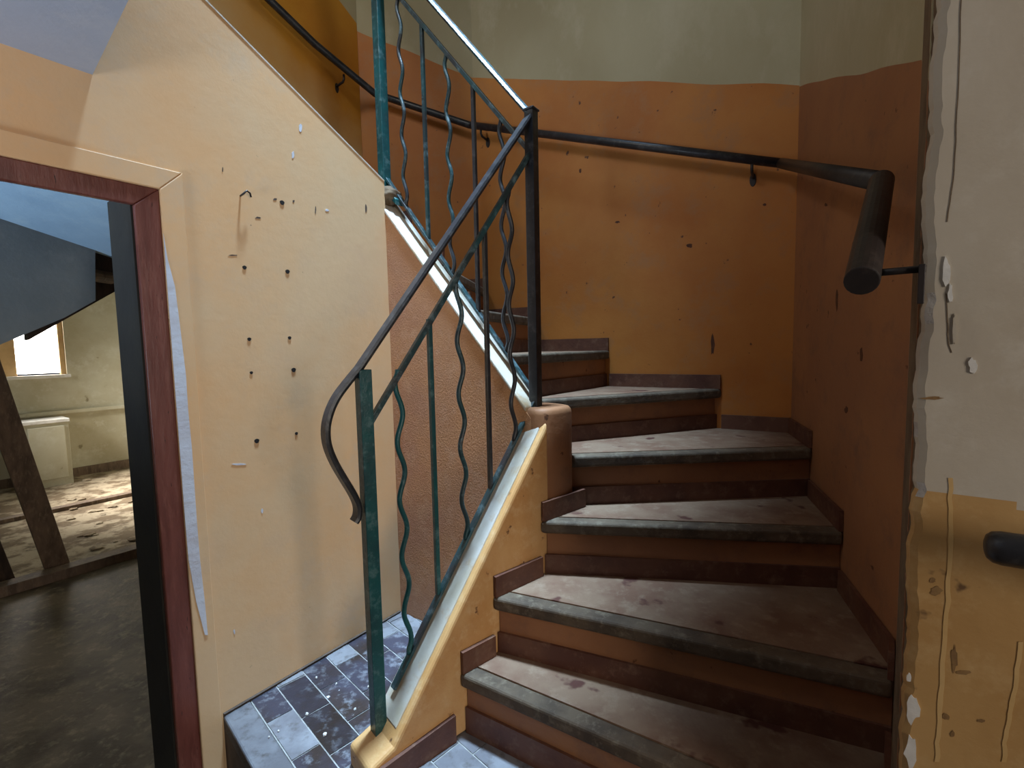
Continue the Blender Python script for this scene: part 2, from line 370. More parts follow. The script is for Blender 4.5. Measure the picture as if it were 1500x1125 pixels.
# ------------------------------------------------------------------ grey soffit of the landing above
bm = bmesh.new()
pS = at(uS,0); fe = onz(135,105,SOF); fe2 = onz(185,0,SOF); dS = (fe2-fe).normalized()
q0 = at(-3.4,0); prism(bm, [pS, pS+dS*1.9, q0+dS*1.9, q0], SOF, SOF+.16)
struct(link('ceiling_landing', bm, 'soffit'))
bm = bmesh.new(); p = [V2(-1.2,-.6),V2(3,-.6),V2(3,4),V2(-1.2,4)]
p = clip(p, L_+nLN*.09, nLN)
prism(bm, p, 2.45, 2.6); struct(link('ceiling_upper_flight', bm, 'soffit'))
# ------------------------------------------------------------------ stucco wall under the upper railing, and its cap
dNU = (UP-N_).normalized(); nNU = V2(-dNU.y,dNU.x)
if nNU.dot(N_) > 0: nNU = -nNU      # towards the lens
len_NU = (UP-N_).length
def capz(s): return -.235 + (h_c-.05+.235)*s/len_NU
def pt(s, o, h): return V3(N_+dNU*s+nNU*o, h)
s1 = len_NU+.10
bm = bmesh.new()
pf = [(-.02,PLAT-.05),(-.02,capz(-.02)),(len_NU-.01,capz(len_NU-.01)),(len_NU-.01,PLAT-.05)]
extr(bm, [pt(s,.066,h) for s,h in pf], V3(-nNU*.11,0)); wi = struct(link('wall_inner', bm, 'stucco'))
bm = bmesh.new()
extr(bm, [pt(s,.070,h) for s,h in [(.0,capz(0)),(0,capz(0)+.018),(len_NU-.02,capz(len_NU-.02)+.018),(len_NU-.02,capz(len_NU-.02))]], V3(-nNU*.12,0))
link('sloping_cap', bm, 'cap', wi, .004)
# rough lump of plaster where the cap meets the door wall
bm = bmesh.new(); bmesh.ops.create_icosphere(bm, subdivisions=4, radius=.056, matrix=Matrix.Translation(pt(len_NU-.035,.022,h_c-.045)))
for v in bm.verts:
    v.co += v.normal*.014*mnoise.noise(v.co*40); 
    c = pt(len_NU-.035,.015,h_c-.045); v.co.z = c.z+(v.co.z-c.z)*.75
link('plaster_lump', bm, 'old_plaster', wi, smooth=True)
# ------------------------------------------------------------------ landing with tiles (the bottom tread)
dFE = (onz(370,1125,PLAT)-onz(327,1048,PLAT)).normalized(); pFE = onz(327,1048,PLAT)
dLN = (N_-L_).normalized(); nLN = V2(dLN.y,-dLN.x)     # to the right of the curb
land = thing('tiled_landing', 'raised landing of dark slate tiles beside the foot of the railing', 'landing', V3(at(-.3,-.3)*1.0, FLOOR), kind='structure')
nFE = V2(-dFE.y,dFE.x)
if nFE.dot(V2(0,1)) < 0: nFE = -nFE       # away from the lens
wallp = pFE
poly = [V2(-3,-1),V2(3,-1),V2(3,4),V2(-3,4)]
poly = clip(poly, pFE, nFE); poly = clip(poly, W0, -I_)
n2 = -nNU if False else nNU
poly = clip(poly, N_+nNU*.0, V2(0,-1)*0+Vector(nNU)) if False else poly
# body: bounded by door wall, front edge, right walls and a line through the newel
far = clip(poly, V2(0,2.0), V2(0,-1)); far = clip(far, W0-V2(.0,0), -I_)
far = clip(far, Fw, V2(-(C1-Fw).y,(C1-Fw).x)); far = clip(far, E, V2(-(Fw-E).y,(Fw-E).x))
bmB = bmesh.new(); prism(bmB, poly_f := far, FLOOR, PLAT-.012); link('slab', bmB, 'slab_edge', land)
back = clip(clip(poly, V2(0,2.0), V2(0,1)), N_, nNU); bmB = bmesh.new()
if back: prism(bmB, back, FLOOR, PLAT-.012); link('slab', bmB, 'slab_edge', land)
# cement border along front edge
BW = .085
bord = clip(far, pFE+nFE*BW, -nFE); bmB = bmesh.new(); prism(bmB, bord, PLAT-.055, PLAT); o = link('cement_border', bmB, 'tile_dusty', land, .006)
# grout bed
def region1(p, g=.004, e=.004): 
    p = clip(p, pFE+nFE*(BW+g), nFE); 
    if p: p = clip(p, W0-I_*max(e,.001), -I_)
    if p: p = clip(p, N_+nNU*.068, nNU)
    if p: p = clip(p, L_-nLN*.042, -nLN)
    return p
def region2(p, g=.004, e=.004):
    p = clip(p, pFE+nFE*(BW+g), nFE)
    if p: p = clip(p, L_-nLN*.040, nLN)
    if p: p = clip(p, V2(-.18,1.42), -V2(.3,.55).normalized())
    if p: p = clip(p, E-V2(.0,0), V2(-(Fw-E).y,(Fw-E).x))
    return p
big = [V2(-3,-1),V2(3,-1),V2(3,4),V2(-3,4)]
for rg in (region1, region2):
    bmB = bmesh.new(); prism(bmB, rg(big,0,-.0002), PLAT-.012, PLAT-.003); o = link('grout_bed', bmB, 'grout', land)
tw, tl, gap = .098, .206, .005
ac = nFE; al = dFE
org = onz(407,1008,PLAT)
def tile_rows():
    cnt = 0
    for r in range(-8,16):
        row0 = org + ac*(r*(tw+0))
        off = (r%2)*tl/2 + .02*((r*7)%3)
        for c in range(-12,14):
            a = row0 + al*(c*tl+off)
            q = [a+al*gap/2+ac*gap/2, a+al*(tl-gap/2)+ac*gap/2, a+al*(tl-gap/2)+ac*(tw-gap/2), a+al*gap/2+ac*(tw-gap/2)]
            for rg in (region1, region2):
                p = rg(q)
                if p:
                    ar = abs(sum(p[i].x*p[(i+1)%len(p)].y-p[(i+1)%len(p)].x*p[i].y for i in range(len(p))))/2
                    if ar < 2e-4: continue
                    if max(x.length for x in p) < .5: continue
                    b_ = bmesh.new(); dz = random.uniform(-.001,.001); prism(b_, p, PLAT-.006, PLAT+dz)
                    # tiles close to the stucco wall and the curb are dustier
                    cen = sum(p, V2(0,0))/len(p)
                    dw_ = -(cen-W0).dot(I_); dusty = dw_ < .07 or (cen-N_).dot(nNU) < .22 or random.random() < .08 or rg is region2
                    link('tile', b_, 'tile_dusty' if dusty else 'tile', land, 0); cnt += 1
    print('tiles', cnt)
tile_rows()
# little crumbs of plaster on the tiles
for i,(x,y) in enumerate(((408,1072),(476,1077),(493,1003),(520,1040),(463,994),(394,1081),(540,1007),(450,1047))):
    c = onz(x,y,PLAT); b_ = bmesh.new(); bmesh.ops.create_icosphere(b_, subdivisions=1, radius=random.uniform(.003,.006), matrix=Matrix.Translation(V3(c,PLAT+.004)))
    for v in b_.verts: v.co += Vector((random.uniform(-1,1),random.uniform(-1,1),random.uniform(-1,1)))*.0012
    o = link('plaster_crumb', b_, 'white'); o['label'] = 'small white crumb of plaster lying on the dark landing tiles'; o['category'] = 'crumb'; o['group'] = 'plaster crumbs on the landing tiles'
# baseboard smear along door wall bottom: dirty plaster fillet
bm = bmesh.new(); a = at((pFE-W0).dot(U_),0); sweep(bm, [V3(a,PLAT+.004), V3(at(-.01,0),PLAT+.004)], [(-.010,-.004),(.0,-.004),(.0,.012),(-.004,.008)], side=V3(I_,0))
struct(link('baseboard_left', bm, 'slab_edge'))
# ------------------------------------------------------------------ staircase
st = thing('winding_staircase', 'worn brown winding stairs with orange risers climbing left behind the railing', 'staircase', (0.5,1.6,PLAT), kind='structure')
def line_from_px(k, a, b): return onz(a[0],a[1],lev(k)), onz(b[0],b[1],lev(k))
nos = {1: line_from_px(1,(670,985),(990,1125)), 2: line_from_px(2,(718,874),(1294,997)), 3: line_from_px(3,(770,763),(1265,781)),
       4: line_from_px(4,(825,669),(1192,657)), 5: line_from_px(5,(792,586),(1050,570)),
       6: (V2(-.06,1.87),V2(.52,2.575)), 7: (V2(-.17,1.96),V2(.16,2.80)), 8: (V2(-.28,2.05),V2(-.14,2.98)), 9: (V2(-.42,2.11),V2(-.60,3.0)), 10: (at(-.25,.1),at(-.25,.9))}
for k in range(11,17):
    c = at(-.25-.345*(k-10), .0); nos[k] = (c, c+I_*1.0)
for k in (1,2,3,4,5): print('nos',k,[tuple(round(x,3) for x in p) for p in nos[k]])
def back_n(k):
    a,b = nos[k]; d = (b-a).normalized(); n = V2(-d.y,d.x); return n    # uphill side
def bounds(poly, k, walls=True):
    if k <= 3: poly = clip(poly, L_+nLN*.095, nLN)
    elif k == 4: poly = clip(poly, V2(.15,0), V2(1,0))
    elif k <= 10: 
        poly = clip(poly, N_-nNU*.046, -nNU)
        if k == 5: poly = clip(poly, V2(.10,0), V2(1,0))
    else: poly = clip(poly, at(0,TH+.002), I_)
    if not poly: return []
    if k == 10 : poly = clip(poly, at(0,.03), I_)
    for a,b in ((E,Fw),(Fw,C1),(C1,B1),(B1,K),(K,A2)):
        if k <= 4 and (a is B1 or a is K): continue
        if k >= 6 and (a is E or a is Fw): continue
        d = (b-a); n = V2(-d.y,d.x).normalized()
        if poly: poly = clip(poly, a+n*.002, n)
    return poly
def tread_poly(k, front=0.0, back=.0):
    a,b = nos[k]; n = back_n(k); a2,b2 = nos[k+1]; n2 = back_n(k+1)
    poly = [V2(-4,-2),V2(4,-2),V2(4,5),V2(-4,5)]
    poly = clip(poly, a+n*front, n)
    if poly: poly = clip(poly, a2+n2*(.03+back), -n2)
    if poly and k < 11:  # keep only the piece to the right of the centre
        pass
    return bounds(poly, k) if poly else []
OH = .025
for k in range(1,16):
    p = tread_poly(k); 
    if not p: print('no tread',k); continue
    a,b = nos[k]; n = back_n(k); h = lev(k)
    nz = clip(p, a+n*.055, -n); tr = clip(p, a+n*.055, n)
    if tr: bm = bmesh.new(); prism(bm, tr, h-.04, h); link('tread', bm, 'tread', st)
    if nz: bm = bmesh.new(); prism(bm, nz, h-.045, h); link('nosing', bm, 'nosing', st, .010, seg=3)
    # riser below this tread
    rp = [V2(-4,-2),V2(4,-2),V2(4,5),V2(-4,5)]; rp = clip(rp, a+n*OH, n); rp = clip(rp, a+n*(OH+.03), -n); rp = bounds(rp, k)
    if rp:
        hb = lev(k-1) if k > 1 else PLAT
        bm = bmesh.new(); prism(bm, rp, hb-.04, h-.04); link('riser', bm, 'orange', st)
        pp = [V2(-4,-2),V2(4,-2),V2(4,5),V2(-4,5)]; pp = clip(pp, a+n*(OH-.009), n); pp = clip(pp, a+n*OH, -n); pp = bounds(pp, k)
        if pp and k > 1: bm = bmesh.new(); prism(bm, pp, hb, hb+.068); link('riser_plinth', bm, 'plinth', st)
        elif pp: bm = bmesh.new(); prism(bm, pp, hb, hb+.085); link('riser_plinth', bm, 'plinth', st)
    # side plinths on the boundary edges that are walls or the curb
    q = tread_poly(k, OH-.02, -.03)
    for i in range(len(q)):
        e0,e1 = q[i],q[(i+1)%len(q)]; d = e1-e0
        if d.length < .05: continue
        dn = d.normalized()
        inn = V2(-dn.y,dn.x)
        cen = sum(q,V2(0,0))/len(q)
        if (cen-e0).dot(inn) < 0: inn = -inn
        a2,b2 = nos[k+1]
        if abs((e0-a).dot(n)-(OH-.02)) < .01 and abs((e1-a).dot(n)-(OH-.02)) < .01: continue
        n2 = back_n(k+1)
        if abs((e0-a2).dot(n2)) < .02 and abs((e1-a2).dot(n2)) < .02: continue
        bm = bmesh.new(); prism(bm, [e0,e1,e1+inn*.012,e0+inn*.012], h, h+.068); link('side_plinth', bm, 'plinth', st)
# solid under the winders so nothing gapes
# curb carrying the lower railing
len_LN = (N_-L_).length
def cz(s): return -1.105 + (-.225+1.105)*s/len_LN
def cp(s,o,h): return V3(L_+dLN*s+nLN*o, h)
bm = bmesh.new()
prof = [(-.075,PLAT),(-.075,cz(-.02)),(0.0,cz(0)),(len_LN-.03,cz(len_LN-.03)),(len_LN-.03,PLAT)]
extr(bm, [cp(s,-.04,h) for s,h in prof], V3(nLN*.132,0)); link('curb', bm, 'curb', st, .012, seg=3)
bm = bmesh.new()
prof = [(.02,cz(.02)-.004),(.02,cz(.02)+.006),(len_LN-.05,cz(len_LN-.05)+.006),(len_LN-.05,cz(len_LN-.05)-.004)]
extr(bm, [cp(s,-.036,h) for s,h in prof], V3(nLN*.105,0)); link('curb_cap', bm, 'cap', st, .003)
# plinth along the curb foot on the landing
bm = bmesh.new()
extr(bm, [cp(s,.092,h) for s,h in [(-.07,PLAT),(-.07,PLAT+.06),(.20,PLAT+.085),(.20,PLAT)]], V3(nLN*.012,0)); link('side_plinth', bm, 'plinth', st)
# rounded newel pillar of masonry
bm = bmesh.new(); pc = N_+dLN*.035+nLN*.000; ring = []
for lv,(hh,sc) in enumerate([(PLAT,1),(-.245,1),(-.232,.97),(-.224,.90),(-.221,.78)]):
    r_ = []
    for i in range(32):
        t = 2*math.pi*i/32; c_, s_ = math.cos(t), math.sin(t); e = .62
        x = .094*math.copysign(abs(c_)**e, c_)*sc; y = .094*math.copysign(abs(s_)**e, s_)*sc
        r_.append(bm.verts.new(V3(pc + dLN*x + nLN*y, hh)))
    ring.append(r_)
for a,b in zip(ring,ring[1:]):
    for i in range(32): bm.faces.new((a[i],a[(i+1)%32],b[(i+1)%32],b[i]))
bm.faces.new(ring[0]); bm.faces.new(ring[-1])
link("newel_pillar", bm, "orange", st, smooth=True)
# ------------------------------------------------------------------ iron balustrade: one welded thing
bal = thing('stair_railing', 'teal and black iron stair railing with wavy bars and curled handrail end', 'railing', V3(N_,-.225))
HR = 1.045; MR = .145
def post(p, h0, h1, d, mname, w_=.036, name='post', cap=False):
    bm = bmesh.new(); s = V2(-d.y,d.x)
    prism(bm, [p+d*w_/2+s*w_/2, p-d*w_/2+s*w_/2, p-d*w_/2-s*w_/2, p+d*w_/2-s*w_/2], h0, h1); o = link(name, bm, mname, bal, .002)
    if cap:
        bm = bmesh.new(); w2 = w_+.008
        prism(bm, [p+d*w2/2+s*w2/2, p-d*w2/2+s*w2/2, p-d*w2/2-s*w2/2, p+d*w2/2-s*w2/2], h1, h1+.007); link('post_cap', bm, mname, o if False else bal, .002)
    return o
hL, hN, hU = -1.10, -.222, .735
post(L_, hL-.02, hL+HR, dLN, 'iron_teal')
post(N_, hN-.02, hN+HR, dNU, 'iron_black', cap=True)
post(UP, hU-.02, hU+HR, U_, 'iron_teal', .040)
def lp(s,h): return V3(L_+dLN*s, h)
def lane(px,py):                      # lower railing plane
    r = ray(px,py); k = L_.dot(nLN)/(r.x*nLN.x+r.y*nLN.y); return Vector((r.x*k,r.y*k,r.z*k))
hrprof = [(-.017,-.010),(.017,-.010),(.019,-.003),(.012,.006),(0,.010),(-.012,.006),(-.019,-.003)]
top0 = V3(N_, hN+HR-.012)
pxs = [(527,540),(508,563),(493,583),(483,605),(478,628),(480,652),(490,677),(504,701),(519,725),(526,742),(525,757),(520,765)]
path = [top0] + [lane(x,y) for x,y in pxs]
# smooth it
def smooth(p, it=2):
    for _ in range(it):
        q = [p[0]]
        for a,b in zip(p,p[1:]): q += [a*.75+b*.25, a*.25+b*.75]
        q.append(p[-1]); p = q
    return p
bm = bmesh.new(); sweep(bm, [path[0]]+smooth(path[1:],2), hrprof, side=V3(nLN,0)); link('handrail', bm, 'iron_black', bal, smooth=False)
bm = bmesh.new(); sweep(bm, [V3(UP+dNU*.6, hU+HR-.012+.6*(hU-hN)/len_NU), V3(N_, hN+HR-.012)], hrprof, side=V3(nNU,0)); link('handrail', bm, 'iron_mix', bal)
# middle rails
bm = bmesh.new(); sweep(bm, [lp(.01,hL+HR-MR-.01), lp(len_LN-.01,hN+HR-MR)], rectp(.018,.016), side=V3(nLN,0)); link('middle_rail', bm, 'iron_mix', bal, .002)
def up_(s,h): return V3(N_+dNU*s, h)
bm = bmesh.new(); sweep(bm, [up_(0,hN+HR-MR), up_(len_NU+.5,hU+HR-MR+.5*(hU-hN)/len_NU)], rectp(.018,.016), side=V3(nNU,0)); link('middle_rail', bm, 'iron_mix', bal, .002)
# bottom rails
def bot_l(s): return hL+.035+(hN-hL)*s/len_LN
def bot_u(s): return hN+.040+(hU-hN)*s/len_NU
bm = bmesh.new(); sweep(bm, [lp(.05,bot_l(.05)-.01), lp(len_LN,bot_l(len_LN))], rectp(.022,.010), side=V3(nLN,0)); link('bottom_rail', bm, 'iron_mix', bal, .001)
bm = bmesh.new(); sweep(bm, [up_(0,bot_u(0)), up_(len_NU,bot_u(len_NU))], rectp(.024,.010), side=V3(nNU,0)); link('bottom_rail', bm, 'iron_mix', bal, .001)
def mid_l(s): return hL+HR-MR+(hN-hL)*s/len_LN
def mid_u(s): return hN+HR-MR+(hU-hN)*s/len_NU
def baluster(base, h0, h1, dirv, wavy, mname, ph=1):
    bm = bmesh.new(); side = V2(-dirv.y,dirv.x)
    if wavy:
        n = int((h1-h0)/.009); path = []
        for i in range(n+1):
            h = h0+(h1-h0)*i/n; t = (h1-h); env = min(1, t/.03, (h-h0)/.03)
            path.append(V3(base + dirv*(.0105*ph*env*math.sin(2*math.pi*t/.172)), h))
        sweep(bm, path, [(.0075*math.cos(math.pi/4+i*math.pi/4)*1.05, .0075*math.sin(math.pi/4+i*math.pi/4)*1.05) for i in range(8)], side=V3(side,0))
        return link('wavy_baluster', bm, mname, bal, smooth=True)
    w_ = .014; s = side; d = dirv
    prism(bm, [base+d*w_/2+s*w_/2, base-d*w_/2+s*w_/2, base-d*w_/2-s*w_/2, base+d*w_/2-s*w_/2], h0, h1); return link('straight_baluster', bm, mname, bal, .001)
for i in range(1,6):
    s = len_LN*(i*.168-.008); baluster(L_+dLN*s, bot_l(s), mid_l(s), dLN, i%2==1, ('iron_teal','iron_teal','iron_mix','iron_black','iron_black')[i-1], -1)
    s = len_NU*(i/6); baluster(N_+dNU*s, bot_u(s), mid_u(s), dNU, i%2==1, 'iron_black' if i<3 else 'iron_mix', 1)
# foot plate at the upper post
bm = bmesh.new(); extr(bm, [pt(len_NU-.10,.03,hU-.135+.02),pt(len_NU-.10,.03,hU-.11+.02),pt(len_NU+.02,.03,hU+.02),pt(len_NU+.02,.03,hU-.0)], V3(-nNU*.06,0)); link('foot_plate', bm, 'iron_teal', bal, .002)
# ------------------------------------------------------------------ round handrail along the outer wall
wr = thing('wall_handrail', 'dark round handrail on brackets following the curved orange back wall', 'handrail', (1.0,2.1,.8))
def inset(pts, off):
    out = []
    for i,p in enumerate(pts):
        ns = []
        if i > 0: d = (p-pts[i-1]).normalized(); ns.append(V2(-d.y,d.x))
        if i < len(pts)-1: d = (pts[i+1]-p).normalized(); ns.append(V2(-d.y,d.x))
        if len(ns) == 1: out.append(p+ns[0]*off)
        else:
            m = (ns[0]+ns[1]).normalized(); out.append(p+m*off/m.dot(ns[0]))
    return out
wp_ = inset([E-(Fw-E).normalized()*.03, Fw, C1, B1, K, A2], .075)
def azpt(px,py,dep):
    r = ray(px,py); k = dep/r.y; return Vector((r.x*k,r.y*k,r.z*k))
def on_pl(px,py,a,b):
    d = b-a; n = V2(-d.y,d.x); r = ray(px,py); k = a.dot(n)/(r.x*n.x+r.y*n.y); return Vector((r.x*k,r.y*k,r.z*k))
endp = azpt(1262,412,.74); pF = azpt(1291,266,1.08)
def hz_at(px,py,p): r = ray(px,py); return r.z/r.y*p.y
print('rail', endp, pF)
pC = V3(wp_[2], hz_at(1152,239,wp_[2])); pB = V3(wp_[3], hz_at(690,183,wp_[3])); pK = V3(wp_[4], hz_at(550,130,wp_[4]))
pa = on_pl(395,0,wp_[4],wp_[5]); pA = pK + (pa-pK)*2.2
bm = bmesh.new(); sweep(bm, [endp, pF], circp(.0235,20)); link('rail_end', bm, 'rail', wr, smooth=False, bevel=.002)
bm = bmesh.new()
sw = [pF, pC]; sweep(bm, sw, circp(.021,20)); link('rail', bm, 'rail', wr, smooth=True)
bm = bmesh.new(); sweep(bm, [pC, pC*.7+pB*.3, pB], circp(.0195,20)); link('rail', bm, 'iron_black', wr, smooth=True)
bm = bmesh.new(); sweep(bm, smooth([pB+(pC-pB)*.01, pB, pB*.5+pK*.5, pK, pA],1), circp(.0195,20)); link('rail', bm, 'iron_black', wr, smooth=True)
bm = bmesh.new(); bmesh.ops.create_uvsphere(bm, u_segments=20, v_segments=12, radius=.0238, matrix=Matrix.Translation(pF)); link('elbow', bm, 'rail', wr, smooth=True)
def bracket(p, nrm, drop=.05, reach=.075):
    # p: rail centre, nrm: towards wall
    bm = bmesh.new(); n = V3(nrm,0)
    sweep(bm, [p+Vector((0,0,-.015)), p+Vector((0,0,-.04)), p+n*.012+Vector((0,0,-.052)), p+n*(reach)+Vector((0,0,-.056))], circp(.0065,10), upv=Vector((nrm.y,-nrm.x,0)))
    link('bracket_arm', bm, 'rail', wr, smooth=True)
    bm = bmesh.new(); s = V2(-nrm.y,nrm.x); c = p+n*(reach-.004)+Vector((0,0,-.066))
    extr(bm, [c+V3(s*.014*math.cos(a_),.03*math.sin(a_)) for a_ in [2*math.pi*i/14 for i in range(14)]], n*.006); link('bracket_plate', bm, 'rail', wr, .001)
def wn_(a,b): d = (b-a).normalized(); return V2(d.y,-d.x)
bracket(pC*.93+pB*.07, wn_(wp_[2],wp_[3])); bracket(pC*.05+pB*.95, wn_(wp_[2],wp_[3])); bracket(pK*.78+pa*.22, wn_(wp_[4],wp_[5]))
# end bracket: straight arm to the wall, plate hanging below it
n_e = wn_(wp_[0],wp_[1]); c = endp+(pF-endp)*.07
bm = bmesh.new(); sweep(bm, [c+V3(n_e*.01,-.004), c+V3(n_e*.075,-.004)], circp(.0055,10)); link('bracket_arm', bm, 'rail', wr, smooth=True)
bm = bmesh.new(); s = V2(-n_e.y,n_e.x); q = c+V3(n_e*.066,-.004)
extr(bm, [q+V3(s*a_,b_) for a_,b_ in ((-.012,.006),(.012,.006),(.012,-.020),(.006,-.022),(.006,-.030),(.012,-.032),(.012,-.050),(-.012,-.052),(-.012,-.032),(-.012,-.020))], V3(n_e*.008,0)); link('bracket_plate', bm, 'rail', wr, .001)
for i,(a_,b_,tgt,lst) in enumerate(((C1,B1,'wall_back',((1044,505,6,34),(905,325,8,4),(1010,360,10,6),(850,250,4,8),(1120,300,5,5))),(Fw,C1,'wall_right_rear',((1226,440,4,30),(1262,520,5,22),(1240,600,6,10),(1210,300,5,6),(1250,360,4,12))))):
    nn = V3(-wn_(a_,b_),0)
    for j_,(x,y,w_,h_) in enumerate(lst):
        flake(x,y,w_,h_,'stain',70+10*i+j_,bpy.data.objects[tgt],lambda X_,Y_,a_=a_,b_=b_: on_pl(X_,Y_,a_,b_),nn,'stain_mark',.0003,11)
# second handrail that starts on the pier face
r2 = thing('pier_handrail', 'dark round handrail end fixed to the ochre pier at the right edge', 'handrail', pier_px(1500,805,.06))
a = pier_px(1466,803,.06); b = a+V3(pd*.9,-.0)+Vector((0,0,.012))
bm = bmesh.new()
ax = (b-a).normalized(); fr = []
for t,r_ in ((-.0165,.010),(-.0145,.0165),(-.009,.0215),(0,.0235),(.02,.0235)): fr.append((a+ax*t, r_))
rings = []
sd = ax.cross(Vector((0,0,1))).normalized(); uu = sd.cross(ax)
for c_,r_ in fr+[(b,.0235)]: rings.append([bm.verts.new(c_+sd*r_*math.cos(t)+uu*r_*math.sin(t)) for t in [2*math.pi*i/20 for i in range(20)]])
for x_,y_ in zip(rings,rings[1:]):
    for i in range(20): bm.faces.new((x_[i],x_[(i+1)%20],y_[(i+1)%20],y_[i]))
bm.faces.new(rings[0]); bm.faces.new(rings[-1]); link('rail', bm, 'iron_black', r2, smooth=True)
bm = bmesh.new(); c = a+ax*.16; sweep(bm, [c+Vector((0,0,-.02)), c+V3(pn*.02,-.045), c+V3(pn*.062,-.05)], circp(.006,10), upv=V3(pd,0)); link('bracket_arm', bm, 'iron_black', r2, smooth=True)
# ------------------------------------------------------------------ room seen through the doorway
VF = 0; rr = onz(150,692,FLOOR); VF = (rr-W0).dot(I_); print('VF',VF)
bm = bmesh.new(); prism(bm, [at(-3.5,-3.2),at(4.2,-3.2),at(4.2,VF+.1),at(-3.5,VF+.1)], FLOOR-.1, FLOOR); struct(link('floor', bm, 'floor'))
wu0, wh0 = wall_px(18,470,VF); wu1, wh1 = wall_px(96,550,VF)
wu0,_ = wall_px(20,520,VF); wu1,_ = wall_px(96,520,VF); _,wh0 = wall_px(60,455,VF); _,wh1 = wall_px(60,551,VF)
wu00,_ = wall_px(-40,520,VF)
print('win', wu0,wu1,wh1,wh0)
bm = bmesh.new()
top_h = 1.6
for (ua,ub,ha,hb) in ((-3.5,wu00,FLOOR,top_h),(wu1,4.2,FLOOR,top_h),(wu00,wu1,FLOOR,wh1),(wu00,wu1,wh0+.35,top_h)):
    extr(bm, [P3(ua,VF,ha),P3(ub,VF,ha),P3(ub,VF,hb),P3(ua,VF,hb)], V3(I_*.2,0))
wf = struct(link('wall_room_far', bm, 'room_wall'))
bm = bmesh.new(); extr(bm, [P3(-3.5,0,FLOOR),P3(-3.5,VF,FLOOR),P3(-3.5,VF,top_h),P3(-3.5,0,top_h)], V3(-U_*.1,0)); struct(link('wall_room_left', bm, 'room_wall'))
bm = bmesh.new(); uq = wall_px(140,600,VF)[0]+2.2; extr(bm, [P3(uq,vA+.6,FLOOR),P3(uq,VF,FLOOR),P3(uq,VF,top_h),P3(uq,vA+.6,top_h)], V3(U_*.1,0)); struct(link('wall_room_right', bm, 'room_wall'))
bm = bmesh.new(); prism(bm, [at(-3.5,vA+.14),at(uq+.3,vA+.14),at(uq+.3,VF),at(-3.5,VF)], top_h, top_h+.1); struct(link('ceiling_room', bm, 'soffit_in'))
wd = thing('window_1', 'bright window with pale wooden frame in the far room', 'window', P3((wu0+wu1)/2,VF,wh1), kind='structure')
def wbox(name, ua,ub,ha,hb,v0,v1,mname):
    bm = bmesh.new(); extr(bm, [P3(ua,v0,ha),P3(ub,v0,ha),P3(ub,v0,hb),P3(ua,v0,hb)], V3(I_*(v1-v0),0)); return link(name, bm, mname, wd, .003)
wbox('pane', wu00+.03,wu1-.03,wh1+.03,wh0+.32,VF+.11,VF+.115,'glow')
wbox('mullion', wu0-.13,wu0+.02,wh1,wh0+.35,VF+.05,VF+.10,'window_wood')
wbox('frame', wu1-.05,wu1,wh1,wh0+.35,VF+.04,VF+.12,'window_wood'); wbox('frame', wu00,wu00+.05,wh1,wh0+.35,VF+.04,VF+.12,'window_wood')
wbox('sill', wu00,wu1+.03,wh1-.03,wh1+.01,VF-.03,VF+.12,'white')
# soffit under the upper flight (pale blue) between door wall and outer wall
ua,ha = wall_px(0,322,vA); ub,hb = wall_px(175,380,vA); sl = (hb-ha)/(ub-ua); print('soffit slope',sl,ha,hb,ua,ub)
bm = bmesh.new(); hx = lambda u: ha+sl*(u-ua)
pts = [(-3.3,min(hx(-3.3),SOF+.6)),(ub+.3,hx(ub+.3))]
va0 = TH
vsf = [P3(pts[0][0],va0,pts[0][1]+.18),P3(pts[1][0],va0,pts[1][1]+.18),P3(pts[1][0],vA+.02,pts[1][1]),P3(pts[0][0],vA+.02,pts[0][1])]
extr(bm, vsf, (0,0,.08)); struct(link('ceiling_under_stair', bm, 'soffit_in'))
# dark timber end piece below the flight
vb_ = vA+.55; (ua_,ha_),(ub_,hb_) = wall_px(140,443,vb_), wall_px(172,425,vb_); sb = (hb_-ha_)/(ub_-ua_); u1 = ua_
bm = bmesh.new(); extr(bm, [P3(ua_-.25,vb_,ha_-.25*sb),P3(ub_+.6,vb_,hb_+.6*sb),P3(ub_+.6,vb_,hb_+1.2),P3(ua_-.25,vb_,hb_+1.2)], V3(I_*.1,0))
struct(link('trim_dark_beam', bm, 'dark_wood'))
bm = bmesh.new(); c = azpt(147,405, at(u1,vA+.5).y); bmesh.ops.create_cone(bm, cap_ends=True, segments=14, radius1=.03, radius2=.03, depth=.12, matrix=Matrix.Translation(c)@Matrix.Rotation(math.radians(90),4,'X')); o = link('pipe_stub', bm, 'grey_wood'); o['label'] = 'short grey pipe end in the dark gap under the stairs'; o['category'] = 'pipe'
